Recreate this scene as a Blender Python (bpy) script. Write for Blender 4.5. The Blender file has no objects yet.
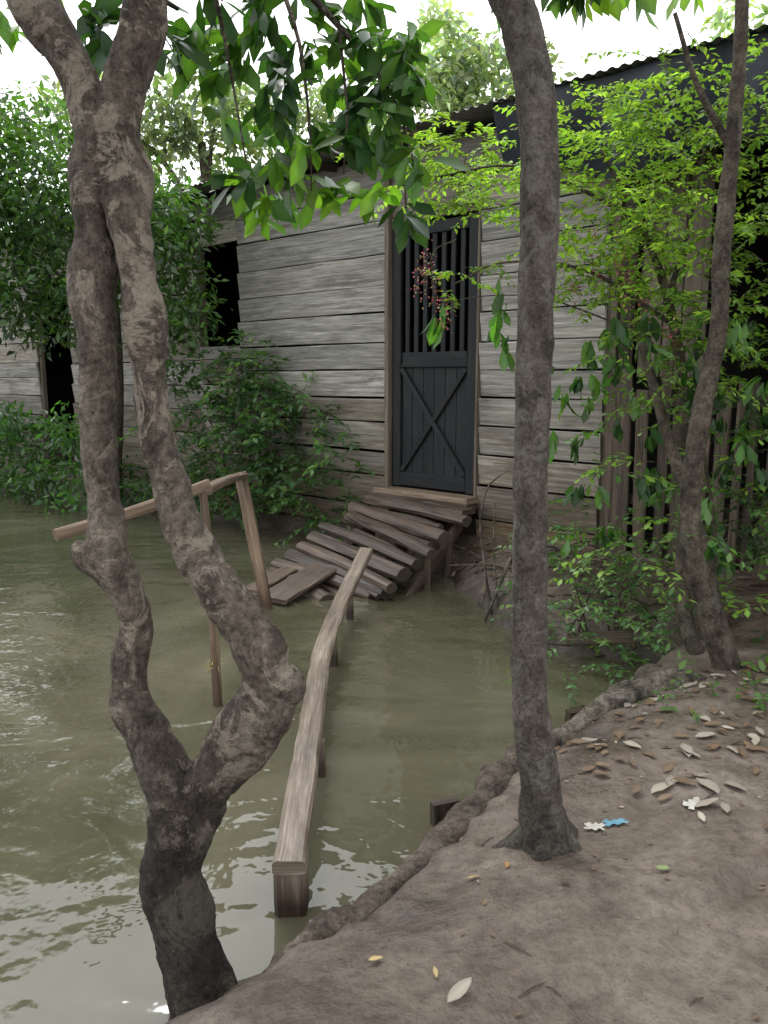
import bpy, math, random
import numpy as np
from mathutils import Vector, Matrix, noise
random.seed(7); rng=np.random.default_rng(7)
scene=bpy.context.scene
scene.view_settings.view_transform='Standard'; scene.view_settings.look='None'; scene.view_settings.exposure=0

# ---------------------------------------------------------------- helpers
def link(ob,parent=None):
    scene.collection.objects.link(ob)
    if parent is not None: ob.parent=parent
    return ob
def empty(name,loc=(0,0,0),rz=0):
    e=bpy.data.objects.new(name,None); e.location=loc; e.rotation_euler=(0,0,rz); e.empty_display_size=.2
    return link(e)
class MB:
    def __init__(s): s.v=[];s.f=[];s.uv=[];s.m=[]
    def obj(s,name,mats,parent=None,smooth=False):
        me=bpy.data.meshes.new(name); me.from_pydata([tuple(q) for q in s.v],[],s.f)
        uvl=me.uv_layers.new(name='UVMap')
        flat=[c for face in s.uv for uv in face for c in uv]
        uvl.data.foreach_set('uv',flat)
        if not isinstance(mats,(list,tuple)): mats=[mats]
        for m in mats: me.materials.append(m)
        me.polygons.foreach_set('material_index',s.m)
        me.polygons.foreach_set('use_smooth',[smooth]*len(s.f))
        me.update()
        return link(bpy.data.objects.new(name,me),parent)
def loft(mb,pts,side,section,mi=0,jit=0.0,scales=None,rough=0.0):
    pts=[Vector(p) for p in pts]; side=Vector(side); n=len(pts);k=len(section)
    base=len(mb.v); ou=random.uniform(0,40); ov=random.uniform(0,40)
    per=[0]
    for i in range(k):
        a=section[i];b=section[(i+1)%k]; per.append(per[-1]+math.hypot(a[0]-b[0],a[1]-b[1])*(scales[0] if scales else 1))
    L=0;Ls=[]
    for i,p in enumerate(pts):
        if i>0: L+=(p-pts[i-1]).length
        Ls.append(L)
        t=(pts[min(i+1,n-1)]-pts[max(i-1,0)]).normalized()
        sd=(side-t*side.dot(t)).normalized(); up=sd.cross(t)
        sc=scales[i] if scales else 1
        for j,(a,b) in enumerate(section):
            f=1
            if rough: 
                q=Vector((L*3.0,ou,ov))+Vector((a,b,0))*1.6; f=1+rough*noise.noise(q)
            mb.v.append(p+sd*(a*sc*f)+up*(b*sc*f)+Vector([random.uniform(-jit,jit) for _ in range(3)]))
    for i in range(n-1):
        for j in range(k):
            j2=(j+1)%k
            mb.f.append((base+i*k+j,base+i*k+j2,base+(i+1)*k+j2,base+(i+1)*k+j))
            mb.uv.append([(ou+Ls[i],ov+per[j]),(ou+Ls[i],ov+per[j+1]),(ou+Ls[i+1],ov+per[j+1]),(ou+Ls[i+1],ov+per[j])]); mb.m.append(mi)
    for i,rev in ((0,True),(n-1,False)):
        idx=[base+i*k+j for j in range(k)]
        uv=[(ou+a*.5,ov+b) for a,b in section]
        if rev: idx=idx[::-1]; uv=uv[::-1]
        mb.f.append(tuple(idx)); mb.uv.append(uv); mb.m.append(mi)
def rect(w,t,b=.006):
    w/=2;t/=2;b=min(b,w*.4,t*.4)
    return [(-w+b,-t),(w-b,-t),(w,-t+b),(w,t-b),(w-b,t),(-w+b,t),(-w,t-b),(-w,-t+b)]
def circ(r,k=12,flat=1): return [(r*math.cos(2*math.pi*i/k),r*flat*math.sin(2*math.pi*i/k)) for i in range(k)]
def seg(a,b,n,sag=0):
    a=Vector(a);b=Vector(b)
    return [a.lerp(b,i/(n-1))+Vector((0,0,-sag*4*(i/(n-1))*(1-i/(n-1)))) for i in range(n)]
def catmull(P,step):
    P=[np.array(p,float) for p in P]; P=[2*P[0]-P[1]]+P+[2*P[-1]-P[-2]]
    out=[]
    for i in range(1,len(P)-2):
        p0,p1,p2,p3=P[i-1:i+3]; n=max(2,int(np.linalg.norm((p2-p1)[:3])/step))
        for j in range(n):
            t=j/n
            out.append(.5*((2*p1)+(-p0+p2)*t+(2*p0-5*p1+4*p2-p3)*t*t+(-p0+3*p1-3*p2+p3)*t**3))
    out.append(P[-2]); return out
def tube(mb,P,k=20,step=.02,amp=.1,freq=9,knobs=0,seed=0,mi=0):
    C=catmull(P,step); n=len(C); base=len(mb.v)
    pos=[Vector(c[:3]) for c in C]
    t0=(pos[1]-pos[0]).normalized(); u=t0.orthogonal().normalized(); so=Vector((seed*3.1,seed*1.7,seed*.9))
    for i in range(n):
        t=(pos[min(i+1,n-1)]-pos[max(i-1,0)]).normalized()
        u=(u-t*u.dot(t)).normalized(); w=t.cross(u); r=max(C[i][3],.0008)
        for j in range(k):
            a=2*math.pi*j/k; d=u*math.cos(a)+w*math.sin(a); f=1
            if amp:
                q=pos[i]+d*r+so
                f+=amp*noise.noise(q*freq)+amp*.5*noise.noise(q*freq*2.7)
                if k>=24: f+=amp*.28*noise.noise(q*freq*7)+amp*.16*noise.noise(q*freq*15)
                if knobs: f+=knobs*max(0,noise.noise(q*5.5+Vector((9,3,1)))-.18)
            mb.v.append(pos[i]+d*(r*f))
    for i in range(n-1):
        for j in range(k):
            j2=(j+1)%k; mb.f.append((base+i*k+j,base+i*k+j2,base+(i+1)*k+j2,base+(i+1)*k+j))
            mb.uv.append([(i*step,j/k),(i*step,(j+1)/k),((i+1)*step,(j+1)/k),((i+1)*step,j/k)]); mb.m.append(mi)
    for i,rev in ((0,True),(n-1,False)):
        idx=[base+i*k+j for j in range(k)]
        if rev: idx=idx[::-1]
        mb.f.append(tuple(idx)); mb.uv.append([(0,0)]*k); mb.m.append(mi)

# ---- leaves
T_BIG=(np.array([[0,0,0],[.30,-.32,.08],[.33,0,0],[.30,.32,.08],[.68,-.5,.10],[.70,0,0],[.68,.5,.10],[1,0,0]],float),
       [(0,1,2),(0,2,3),(1,4,5,2),(2,5,6,3),(4,7,5),(5,7,6)])
T_SM=(np.array([[0,0,0],[.45,-.5,.12],[1,0,0],[.45,.5,.12]],float),[(0,1,2),(0,2,3)])
# dead leaf: finer outline, curled edges
_a=[.0,.12,.3,.5,.7,.88,1.0]; _w=[0,.26,.44,.5,.42,.22,0]
_T=[];_F=[]
for i_,(a_,w_) in enumerate(zip(_a,_w)): _T+= [[a_,-w_,.30*w_+.05*math.sin(i_*2.1)],[a_,0,0],[a_,w_,.34*w_+.05*math.sin(i_*1.3)]]
for i_ in range(6): b_=i_*3; _F+=[(b_,b_+3,b_+4,b_+1),(b_+1,b_+4,b_+5,b_+2)]
T_DEAD=(np.array(_T,float),_F)
def nrm(a): return a/(np.linalg.norm(a,axis=1,keepdims=True)+1e-9)
class Leaves:
    def __init__(s): s.P=[];s.D=[];s.N=[];s.L=[];s.W=[];s.C=[];s.B=[]
    def add(s,P,D,N,L,W,C,B=0.2):
        P=np.atleast_2d(P);n=len(P)
        s.P.append(P);s.D.append(np.broadcast_to(D,(n,3)));s.N.append(np.broadcast_to(N,(n,3)))
        s.L.append(np.broadcast_to(L,(n,)));s.W.append(np.broadcast_to(W,(n,)));s.C.append(np.broadcast_to(C,(n,3)));s.B.append(np.broadcast_to(B,(n,)))
    def obj(s,name,mat,tmpl,parent=None,smooth=False):
        P=np.concatenate(s.P);D=nrm(np.concatenate(s.D));N=np.concatenate(s.N);L=np.concatenate(s.L);W=np.concatenate(s.W);C=np.concatenate(s.C);B=np.concatenate(s.B)
        S=nrm(np.cross(N,D)); N=nrm(np.cross(D,S)); T,F=tmpl; n=len(P);k=len(T)
        a=T[:,0];b=T[:,1];c=T[:,2]
        V=P[:,None,:]+D[:,None,:]*(a[None,:,None]*L[:,None,None])+S[:,None,:]*(b[None,:,None]*W[:,None,None])+N[:,None,:]*(c[None,:,None]*W[:,None,None]-(a**2)[None,:,None]*(B*L)[:,None,None])
        V=V.reshape(-1,3)
        me=bpy.data.meshes.new(name)
        me.vertices.add(len(V)); me.vertices.foreach_set('co',V.ravel())
        loops=np.concatenate([np.array(f) for f in F]); loops=(loops[None,:]+(np.arange(n)*k)[:,None]).ravel()
        me.loops.add(len(loops)); me.loops.foreach_set('vertex_index',loops.astype(np.int32))
        tot=np.tile([len(f) for f in F],n); st=np.concatenate([[0],np.cumsum(tot)[:-1]])
        me.polygons.add(len(tot)); me.polygons.foreach_set('loop_start',st.astype(np.int32)); me.polygons.foreach_set('loop_total',tot.astype(np.int32))
        at=me.color_attributes.new('Col','FLOAT_COLOR','POINT')
        shade=np.where((np.abs(b)<.01)&(a>.1)&(a<.95),1.25,.95) if k>4 else np.ones(k)
        cc=(C[:,None,:]*shade[None,:,None]).reshape(-1,3); cc=np.concatenate([cc,np.ones((len(cc),1))],axis=1); at.data.foreach_set('color',cc.ravel())
        if smooth: me.polygons.foreach_set('use_smooth',np.ones(len(tot),bool))
        me.materials.append(mat); me.update(calc_edges=True)
        return link(bpy.data.objects.new(name,me),parent)
def colv(base,n,var=.25,yel=.1):
    b=np.array(base)[None,:]*np.exp(rng.normal(0,var,(n,1))); b=b*(1+rng.normal(0,yel,(n,1))*np.array([[1,.25,-.3]])); return np.clip(b,.004,.9)
def whorl(lv,c,d,n,L,base,droop=.5,var=.25,wr=(.36,.48)):
    c=np.array(c,float); d=np.array(d,float); d/=np.linalg.norm(d)
    r=rng.normal(0,1,(n,3)); D=nrm(nrm(r)*1.0+d*.7+np.array([0,0,-droop])); 
    P=c+rng.normal(0,L*.12,(n,3))+d*rng.uniform(-.5,.2,(n,1))*L
    N=np.array([0,0,1.])+rng.normal(0,.5,(n,3)); ls=L*rng.uniform(.6,1.15,n)
    lv.add(P,D,N,ls,ls*rng.uniform(*wr,n),colv(base,n,var),rng.uniform(.1,.4,n))
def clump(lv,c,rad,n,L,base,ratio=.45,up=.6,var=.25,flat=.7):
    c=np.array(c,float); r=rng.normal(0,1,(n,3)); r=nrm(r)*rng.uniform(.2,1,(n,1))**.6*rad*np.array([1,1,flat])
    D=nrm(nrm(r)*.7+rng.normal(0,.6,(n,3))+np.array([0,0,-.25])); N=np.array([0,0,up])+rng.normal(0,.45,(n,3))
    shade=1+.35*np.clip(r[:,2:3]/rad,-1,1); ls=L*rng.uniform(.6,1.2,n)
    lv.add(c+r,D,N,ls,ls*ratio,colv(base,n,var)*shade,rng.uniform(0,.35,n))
def spray(lv,mb,p,d,L,n,leaf,base,droop=.3,ratio=.5,r=.003,var=.2):
    p=np.array(p,float); d=np.array(d,float); d/=np.linalg.norm(d)
    ts=np.linspace(0,1,5); pts=[p+d*L*t+np.array([0,0,-droop*L*t*t])+rng.normal(0,.02*L,3)*(t>0) for t in ts]
    if mb is not None: tube(mb,[(*q,r*(1-.8*t)) for q,t in zip(pts,ts)],k=4,step=L/4,amp=0)
    tt=np.linspace(.12,1,n)+rng.normal(0,.01,n); tt=np.clip(tt,0.02,1)
    arr=np.array(pts); idx=np.clip((tt*4).astype(int),0,3); fr=(tt*4-idx)[:,None]; P=arr[idx]*(1-fr)+arr[idx+1]*fr; T=nrm(arr[idx+1]-arr[idx])
    side=np.cross(T,[0,0,1.]); side=nrm(side+1e-4); sg=np.where(np.arange(n)%2==0,1,-1)[:,None]
    D=nrm(T*.55+side*sg+rng.normal(0,.3,(n,3))+np.array([0,0,-.15])); NN=np.array([0,0,1.])+rng.normal(0,.35,(n,3)); ls=leaf*rng.uniform(.6,1.2,n)
    P=P+rng.normal(0,leaf*.12,(n,3))
    lv.add(P,D,NN,ls,ls*ratio,colv(base,n,var),rng.uniform(0,.3,n))

# ---------------------------------------------------------------- materials
def newmat(name):
    m=bpy.data.materials.new(name); m.use_nodes=True; nt=m.node_tree; nt.nodes.clear()
    return m,nt,nt.nodes,nt.links
def ramp(ns,stops,interp='LINEAR'):
    r=ns.new('ShaderNodeValToRGB'); r.color_ramp.interpolation=interp; e=r.color_ramp.elements
    while len(e)>1: e.remove(e[-1])
    for i,(p,c) in enumerate(stops):
        x=e[0] if i==0 else e.new(p); x.position=p; x.color=(c if len(c)==4 else (*c,1))
    return r
def mrange(ns,ls,src,a,b,c,d):
    r=ns.new('ShaderNodeMapRange'); ls.new(src,r.inputs[0])
    for i,v in enumerate((a,b,c,d)): r.inputs[i+1].default_value=v
    return r.outputs[0]
def mix(ns,ls,mode,fac,a,b):
    m=ns.new('ShaderNodeMix'); m.data_type='RGBA'; m.blend_type=mode
    for s,v in ((0,fac),(6,a),(7,b)):
        if isinstance(v,bpy.types.NodeSocket): ls.new(v,m.inputs[s])
        else: m.inputs[s].default_value=v if s==0 else (*v,1)
    return m.outputs[2]
def posz(ns,ls):
    geo=ns.new('ShaderNodeNewGeometry'); sx=ns.new('ShaderNodeSeparateXYZ'); ls.new(geo.outputs['Position'],sx.inputs[0]); return geo,sx.outputs[2]
def out_bsdf(ns,ls,rough=.8,spec=.3):
    o=ns.new('ShaderNodeOutputMaterial'); b=ns.new('ShaderNodeBsdfPrincipled'); b.inputs['Roughness'].default_value=rough; b.inputs['Specular IOR Level'].default_value=spec
    ls.new(b.outputs[0],o.inputs[0]); return b
def bump(ns,ls,h,strength,dist,b,prev=None):
    n=ns.new('ShaderNodeBump'); n.inputs['Strength'].default_value=strength; n.inputs['Distance'].default_value=dist; ls.new(h,n.inputs['Height'])
    if prev: ls.new(prev,n.inputs['Normal'])
    ls.new(n.outputs[0],b.inputs['Normal']); return n.outputs[0]
def mapped(ns,ls,src,scale):
    tc=ns.new('ShaderNodeTexCoord'); m=ns.new('ShaderNodeMapping'); m.inputs['Scale'].default_value=scale; ls.new(tc.outputs[src],m.inputs['Vector']); return m.outputs[0]
def noi(ns,ls,vec,scale,detail=4,rough=.6,dist=0):
    n=ns.new('ShaderNodeTexNoise'); n.inputs['Scale'].default_value=scale; n.inputs['Detail'].default_value=detail; n.inputs['Roughness'].default_value=rough; n.inputs['Distortion'].default_value=dist
    ls.new(vec,n.inputs['Vector']); return n.outputs['Fac']
def wood(name,dark,light,rough=.85,stain=(.04,.035,.03),stain_amt=.6,isl=.35,bumpd=.004,spec=.25,low=None,warm=None,tints=None,wet=None):
    m,nt,ns,ls=newmat(name); b=out_bsdf(ns,ls,rough,spec)
    g=noi(ns,ls,mapped(ns,ls,'UV',(1.6,38,1)),1.0,5,.65,.6)
    g2=noi(ns,ls,mapped(ns,ls,'UV',(5,150,1)),1.0,2,.6)
    c=ramp(ns,[(.30,dark),(.5,tuple((x+y)/2 for x,y in zip(dark,light))),(.68,light)]); ls.new(g,c.inputs[0])
    geo,z=posz(ns,ls); isr=mrange(ns,ls,geo.outputs['Random Per Island'],0,1,1-isl,1+isl*.6)
    col=mix(ns,ls,'MULTIPLY',1.0,c.outputs[0],isr)
    if tints:
        fr=ns.new('ShaderNodeMath'); fr.operation='MULTIPLY'; ls.new(geo.outputs['Random Per Island'],fr.inputs[0]); fr.inputs[1].default_value=13.7; f2=ns.new('ShaderNodeMath'); f2.operation='FRACT'; ls.new(fr.outputs[0],f2.inputs[0])
        tr=ramp(ns,[(i/len(tints),t) for i,t in enumerate(tints)],'CONSTANT'); ls.new(f2.outputs[0],tr.inputs[0]); col=mix(ns,ls,'MULTIPLY',1.0,col,tr.outputs[0])
    st=noi(ns,ls,mapped(ns,ls,'UV',(1.2,5,1)),1.3,5,.7,.4)
    if warm:
        wr=ramp(ns,[(.28,(.8,.8,.8)),(.46,(0,0,0))]); ls.new(st,wr.inputs[0]); col=mix(ns,ls,'MIX',wr.outputs[0],col,warm)
    sr=ramp(ns,[(.50,(0,0,0)),(.72,(stain_amt,)*3)]); ls.new(st,sr.inputs[0])
    col=mix(ns,ls,'MIX',sr.outputs[0],col,stain)
    fine=ramp(ns,[(.35,(.5,.5,.5)),(.6,(1,1,1))]); ls.new(g2,fine.inputs[0]); col=mix(ns,ls,'MULTIPLY',.75,col,fine.outputs[0])
    if low is not None:
        zz=ns.new('ShaderNodeMath'); zz.operation='MULTIPLY_ADD'; ls.new(st,zz.inputs[0]); zz.inputs[1].default_value=-(low[1]-low[0])*1.2; ls.new(z,zz.inputs[2]); zo=ns.new('ShaderNodeMath'); zo.operation='ADD'; ls.new(zz.outputs[0],zo.inputs[0]); zo.inputs[1].default_value=(low[1]-low[0])*.6
        r=mrange(ns,ls,zo.outputs[0],low[0],low[1],0,1); lc=ramp(ns,[(0,low[2]),(1,(1,1,1))]); ls.new(r,lc.inputs[0]); col=mix(ns,ls,'MULTIPLY',1.0,col,lc.outputs[0])
    ls.new(col,b.inputs['Base Color']); bump(ns,ls,g,.8,bumpd,b)
    return m
M_wall=wood('weathered_planks',(.15,.142,.128),(.47,.45,.41),stain=(.10,.088,.072),stain_amt=.75,isl=.22,low=(.2,1.45,(.46,.36,.26)),warm=(.30,.27,.22),bumpd=.005,tints=[(1,1,1),(1.05,.98,.90),(.80,.81,.82),(1.0,.99,.97),(.70,.66,.60),(1.12,1.11,1.09),(.95,.95,.95)])
M_frame=wood('frame_wood',(.09,.07,.055),(.22,.18,.135),stain_amt=.4,isl=.15)
M_door=wood('black_painted_wood',(.007,.008,.010),(.017,.019,.021),rough=.6,stain=(.05,.045,.04),stain_amt=.35,isl=.2,bumpd=.0015)
M_ramp=wood('wet_log_wood',(.028,.019,.014),(.165,.113,.082),rough=.5,stain=(.022,.016,.012),stain_amt=.75,isl=.45,bumpd=.008,spec=.5)
M_sill=wood('sill_wood',(.14,.095,.07),(.33,.25,.18),rough=.6,isl=.1)
M_beam=wood('beam_wood',(.10,.07,.052),(.33,.265,.21),rough=.45,stain=(.06,.042,.03),stain_amt=.8,isl=.1,bumpd=.003,spec=.5,low=(.04,.17,(.16,.12,.10)))
M_rail=wood('rail_wood',(.10,.065,.045),(.28,.20,.14),rough=.7,isl=.25,low=(.0,.3,(.4,.35,.3)))
M_fence=wood('fence_wood',(.035,.026,.02),(.15,.115,.088),stain_amt=.7,isl=.5)
M_screen=wood('screen_wood',(.10,.08,.06),(.24,.20,.155),stain_amt=.7,isl=.4)
M_dark=wood('dark_stump',(.02,.016,.012),(.07,.05,.035),rough=.6)

def bark(name,dark,mid,light,lich=.5,scale=1,zdark=None,patch=(.36,.33,.28),contrast=.5):
    m,nt,ns,ls=newmat(name); b=out_bsdf(ns,ls,.85,.25); v=mapped(ns,ls,'Object',(1,1,.6)); v1=mapped(ns,ls,'Object',(1,1,1))
    n1=noi(ns,ls,v,10*scale,6,.72,.3); n2=noi(ns,ls,v1,60*scale,5,.75); n3=noi(ns,ls,v1,8*scale,6,.78,.8)
    c=ramp(ns,[(.36,dark),(.5,mid),(.65,light)]); ls.new(n1,c.inputs[0])
    f=ramp(ns,[(.34,(contrast,contrast*.95,contrast*.9)),(.54,(1.0,1.0,1.0)),(.72,(1.5,1.46,1.42))]); ls.new(n2,f.inputs[0]); col=mix(ns,ls,'MULTIPLY',1.0,c.outputs[0],f.outputs[0])
    l=ramp(ns,[(.525,(0,0,0)),(.565,(lich,)*3)]); ls.new(n3,l.inputs[0]); lf=mix(ns,ls,'MULTIPLY',.7,l.outputs[0],f.outputs[0]); col=mix(ns,ls,'MIX',lf,col,patch)
    dk=ramp(ns,[(.36,(.45,.42,.4)),(.42,(1,1,1))]); ls.new(n3,dk.inputs[0]); col=mix(ns,ls,'MULTIPLY',.8,col,dk.outputs[0])
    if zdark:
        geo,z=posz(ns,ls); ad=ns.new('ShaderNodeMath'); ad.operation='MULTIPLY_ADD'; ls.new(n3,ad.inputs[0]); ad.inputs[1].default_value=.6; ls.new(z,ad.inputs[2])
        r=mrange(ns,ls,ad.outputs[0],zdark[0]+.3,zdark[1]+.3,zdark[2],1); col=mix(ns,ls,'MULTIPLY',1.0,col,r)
    ls.new(col,b.inputs['Base Color']); p=bump(ns,ls,n1,1.0,.025,b); bump(ns,ls,n2,1.0,.008,b,p)
    return m
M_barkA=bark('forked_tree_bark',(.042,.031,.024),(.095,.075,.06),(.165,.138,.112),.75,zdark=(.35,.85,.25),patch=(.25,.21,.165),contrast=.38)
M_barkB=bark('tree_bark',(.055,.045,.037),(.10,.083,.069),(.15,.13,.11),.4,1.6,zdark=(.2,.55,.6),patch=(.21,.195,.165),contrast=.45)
M_barkC=bark('shrub_bark',(.03,.023,.018),(.075,.06,.045),(.15,.12,.09),.25,1.4,patch=(.2,.19,.15))
M_twig=bark('twig_bark',(.05,.04,.025),(.09,.075,.05),(.14,.12,.08),.1,2)
M_root=bark('driftwood',(.03,.025,.02),(.09,.075,.06),(.2,.17,.14),.3,1.2)
M_bankroot=bark('muddy_root',(.035,.027,.021),(.085,.067,.053),(.15,.124,.10),.3,1.0,patch=(.17,.145,.12))

def leafmat(name,trans=.35,rough=.4,tcol=(1.5,1.7,.6)):
    m,nt,ns,ls=newmat(name); o=ns.new('ShaderNodeOutputMaterial'); b=ns.new('ShaderNodeBsdfPrincipled'); t=ns.new('ShaderNodeBsdfTranslucent'); mx=ns.new('ShaderNodeMixShader')
    at=ns.new('ShaderNodeAttribute'); at.attribute_name='Col'; b.inputs['Roughness'].default_value=rough; b.inputs['Specular IOR Level'].default_value=.45
    c=at.outputs['Color']
    ls.new(c,b.inputs['Base Color']); c2=mix(ns,ls,'MULTIPLY',1.0,c,tcol); ls.new(c2,t.inputs[0]); mx.inputs[0].default_value=trans
    ls.new(b.outputs[0],mx.inputs[1]); ls.new(t.outputs[0],mx.inputs[2]); ls.new(mx.outputs[0],o.inputs[0]); return m
M_leaf=leafmat('leaf',.4,.35,(2.2,2.6,.7)); M_leafT=leafmat('thin_leaf',.5,.45,(1.7,1.8,.8)); M_dead=leafmat('dead_leaf',.02,.6,(1,1,1))

# water
M_water,nt,ns,ls=newmat('muddy_water'); b=out_bsdf(ns,ls,.04,.5); b.inputs['IOR'].default_value=1.6
v=mapped(ns,ls,'Object',(1,1,1)); n=noi(ns,ls,v,.8,5,.6,.8); c=ramp(ns,[(.3,(.055,.052,.031)),(.52,(.083,.078,.050)),(.66,(.118,.110,.074)),(.8,(.165,.152,.112))]); ls.new(n,c.inputs[0]); ls.new(c.outputs[0],b.inputs['Base Color'])
w1=noi(ns,ls,mapped(ns,ls,'Object',(1,1.5,1)),1.9,2,.45,.6); w2=noi(ns,ls,v,12,2,.5)
amp=noi(ns,ls,v,.6,1,.5); am=ramp(ns,[(.42,(.15,)*3),(.60,(1,1,1))]); ls.new(amp,am.inputs[0]); w2m=mix(ns,ls,'MULTIPLY',1.0,w2,am.outputs[0])
p=bump(ns,ls,w1,.5,.055,b); bump(ns,ls,w2m,.6,.013,b,p)

# mud
M_mud,nt,ns,ls=newmat('mud'); b=out_bsdf(ns,ls,.65,.45)
v=mapped(ns,ls,'Object',(1,1,1)); n1=noi(ns,ls,v,2.2,6,.7,.5); n2=noi(ns,ls,v,26,6,.72); n3=noi(ns,ls,v,120,3,.7)
c=ramp(ns,[(.32,(.062,.045,.034)),(.5,(.122,.094,.074)),(.68,(.195,.159,.130))]); ls.new(n1,c.inputs[0]); f=ramp(ns,[(.32,(.5,.47,.44)),(.58,(1.08,1.08,1.08))]); ls.new(n2,f.inputs[0]); col=mix(ns,ls,'MULTIPLY',.85,c.outputs[0],f.outputs[0])
f3=ramp(ns,[(.30,(.35,.32,.3)),(.44,(1,1,1))]); ls.new(n3,f3.inputs[0]); col=mix(ns,ls,'MULTIPLY',.75,col,f3.outputs[0])
geo,z=posz(ns,ls); zz=ns.new('ShaderNodeMath'); zz.operation='MULTIPLY_ADD'; ls.new(n1,zz.inputs[0]); zz.inputs[1].default_value=.12; ls.new(z,zz.inputs[2]); r=mrange(ns,ls,zz.outputs[0],.05,.26,.38,1); col=mix(ns,ls,'MULTIPLY',1.0,col,r); ls.new(col,b.inputs['Base Color'])
ls.new(mrange(ns,ls,n1,.35,.62,.26,.68),b.inputs['Roughness'])
p=bump(ns,ls,n1,.6,.06,b); p=bump(ns,ls,n2,.8,.014,b,p); bump(ns,ls,n3,.6,.003,b,p)

def plain(name,col,rough=.6,spec=.4,nscale=6,var=.4,bd=.003):
    m,nt,ns,ls=newmat(name); b=out_bsdf(ns,ls,rough,spec)
    n=noi(ns,ls,mapped(ns,ls,'Object',(1,1,1)),nscale,5,.65); c=ramp(ns,[(.3,tuple(x*(1-var) for x in col)),(.7,tuple(x*(1+var) for x in col))]); ls.new(n,c.inputs[0]); ls.new(c.outputs[0],b.inputs['Base Color']); bump(ns,ls,n,.4,bd,b); return m
M_roof=plain('zinc_roof',(.20,.19,.18),.5,nscale=3)
M_tarp=plain('dark_tarp',(.014,.018,.028),.55,nscale=8,bd=.02)
M_int=plain('dark_interior',(.02,.018,.015),.9)
M_blue=plain('plastic_scrap',(.09,.21,.28),.4)
M_white=plain('paper_scrap',(.33,.31,.28),.6)

# ---------------------------------------------------------------- terrain
poly=np.array([(-30,-30),(-4,-3),(-1.3,.4),(-.72,1.22),(-.46,1.56),(-.18,1.80),(.08,2.10),(.42,2.64),(.72,2.95),(.95,3.2),(1.2,3.5),(1.33,3.8),(1.2,4.02),(.95,4.08),(.74,4.35),(.62,4.96),(.52,5.5),(.25,6.2),(-.3,6.85),(-1.1,7.55),(-2.1,8.35),(-4.3,9.7),(-8,12.6),(-14,17.5),(-60,25),(-60,300),(300,300),(300,-30)],float)
def sdist(X,Y):
    P=np.stack([X,Y],-1); d=np.full(X.shape,1e9); ins=np.zeros(X.shape,bool)
    for i in range(len(poly)):
        a=poly[i];b=poly[(i+1)%len(poly)];ab=b-a; t=np.clip(((P-a)@ab)/(ab@ab),0,1); q=P-(a+t[...,None]*ab); d=np.minimum(d,np.hypot(q[...,0],q[...,1]))
        cond=((a[1]>Y)!=(b[1]>Y))&(X<(b[0]-a[0])*(Y-a[1])/(b[1]-a[1]+1e-12)+a[0]); ins^=cond
    return np.where(ins,d,-d)
prs=np.random.default_rng(3); waves=[(f*math.cos(a),f*math.sin(a),ph,.05/f) for f,a,ph in zip(prs.uniform(6,48,36),prs.uniform(0,6.28,36),prs.uniform(0,6.28,36))]
dents=[(prs.uniform(0,1.8),prs.uniform(1.1,3.0),prs.uniform(0,3.14),prs.uniform(.03,.05),prs.uniform(.08,.13),prs.uniform(.006,.014)) for _ in range(26)]
def height(X,Y):
    X=np.asarray(X,float);Y=np.asarray(Y,float)
    wob=.05*np.sin(X*7+Y*3)+.03*np.sin(X*17-Y*13)+.02*np.sin(X*31+Y*23)
    d=sdist(X,Y)+wob*.35
    near=.20*(1-np.exp(-np.maximum(d,0)/.11))+.03*np.clip(d,0,4)
    far=.26*(1-np.exp(-np.maximum(d,0)/.22))+.02*np.clip(d,0,2)
    w=np.clip((Y-3.3)/.8,0,1); h=near*(1-w)+far*w
    h=np.where(d<0,np.maximum(d*.7,-.6),h)
    r=np.zeros_like(h)
    for a,b,ph,am in waves: r+=am*np.sin(a*X+b*Y+ph)
    edge=np.exp(-((d-.05)/.10)**2)
    h=h+r*(.5+.9*edge)*np.clip(d+.3,0,.3)/.3
    for x,y,an,sa,sb,dp in dents:
        u=(X-x)*math.cos(an)+(Y-y)*math.sin(an); v=-(X-x)*math.sin(an)+(Y-y)*math.cos(an); q=(u/sb)**2+(v/sa)**2; h=h-dp*np.exp(-q**2)*(d>0)+dp*.5*np.exp(-((np.sqrt(q)-1.4)/.3)**2)*(d>0)
    return h
def hz(x,y): return float(height(np.array([x]),np.array([y]))[0])
n=640; g=np.linspace(-1,1,n); A=1.2
X=A*np.sinh(5.6*g); XX,YY=np.meshgrid(X+.7,2.4+X,indexing='xy'); ZZ=height(XX,YY)
V=np.stack([XX,YY,ZZ],-1).reshape(-1,3); i=np.arange(n*n).reshape(n,n); F=np.stack([i[:-1,:-1],i[:-1,1:],i[1:,1:],i[1:,:-1]],-1).reshape(-1,4)
me=bpy.data.meshes.new('ground'); me.vertices.add(len(V)); me.vertices.foreach_set('co',V.ravel()); me.loops.add(F.size); me.loops.foreach_set('vertex_index',F.ravel().astype(np.int32)); me.polygons.add(len(F)); me.polygons.foreach_set('loop_start',(np.arange(len(F))*4).astype(np.int32)); me.polygons.foreach_set('loop_total',np.full(len(F),4,np.int32)); me.polygons.foreach_set('use_smooth',np.ones(len(F),bool)); me.materials.append(M_mud); me.update(calc_edges=True)
link(bpy.data.objects.new('ground',me))
me=bpy.data.meshes.new('water'); me.from_pydata([(-190,-120,0),(60,-120,0),(60,60,0),(-190,60,0)],[],[(0,1,2,3)]); me.materials.append(M_water); link(bpy.data.objects.new('water',me))

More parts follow.
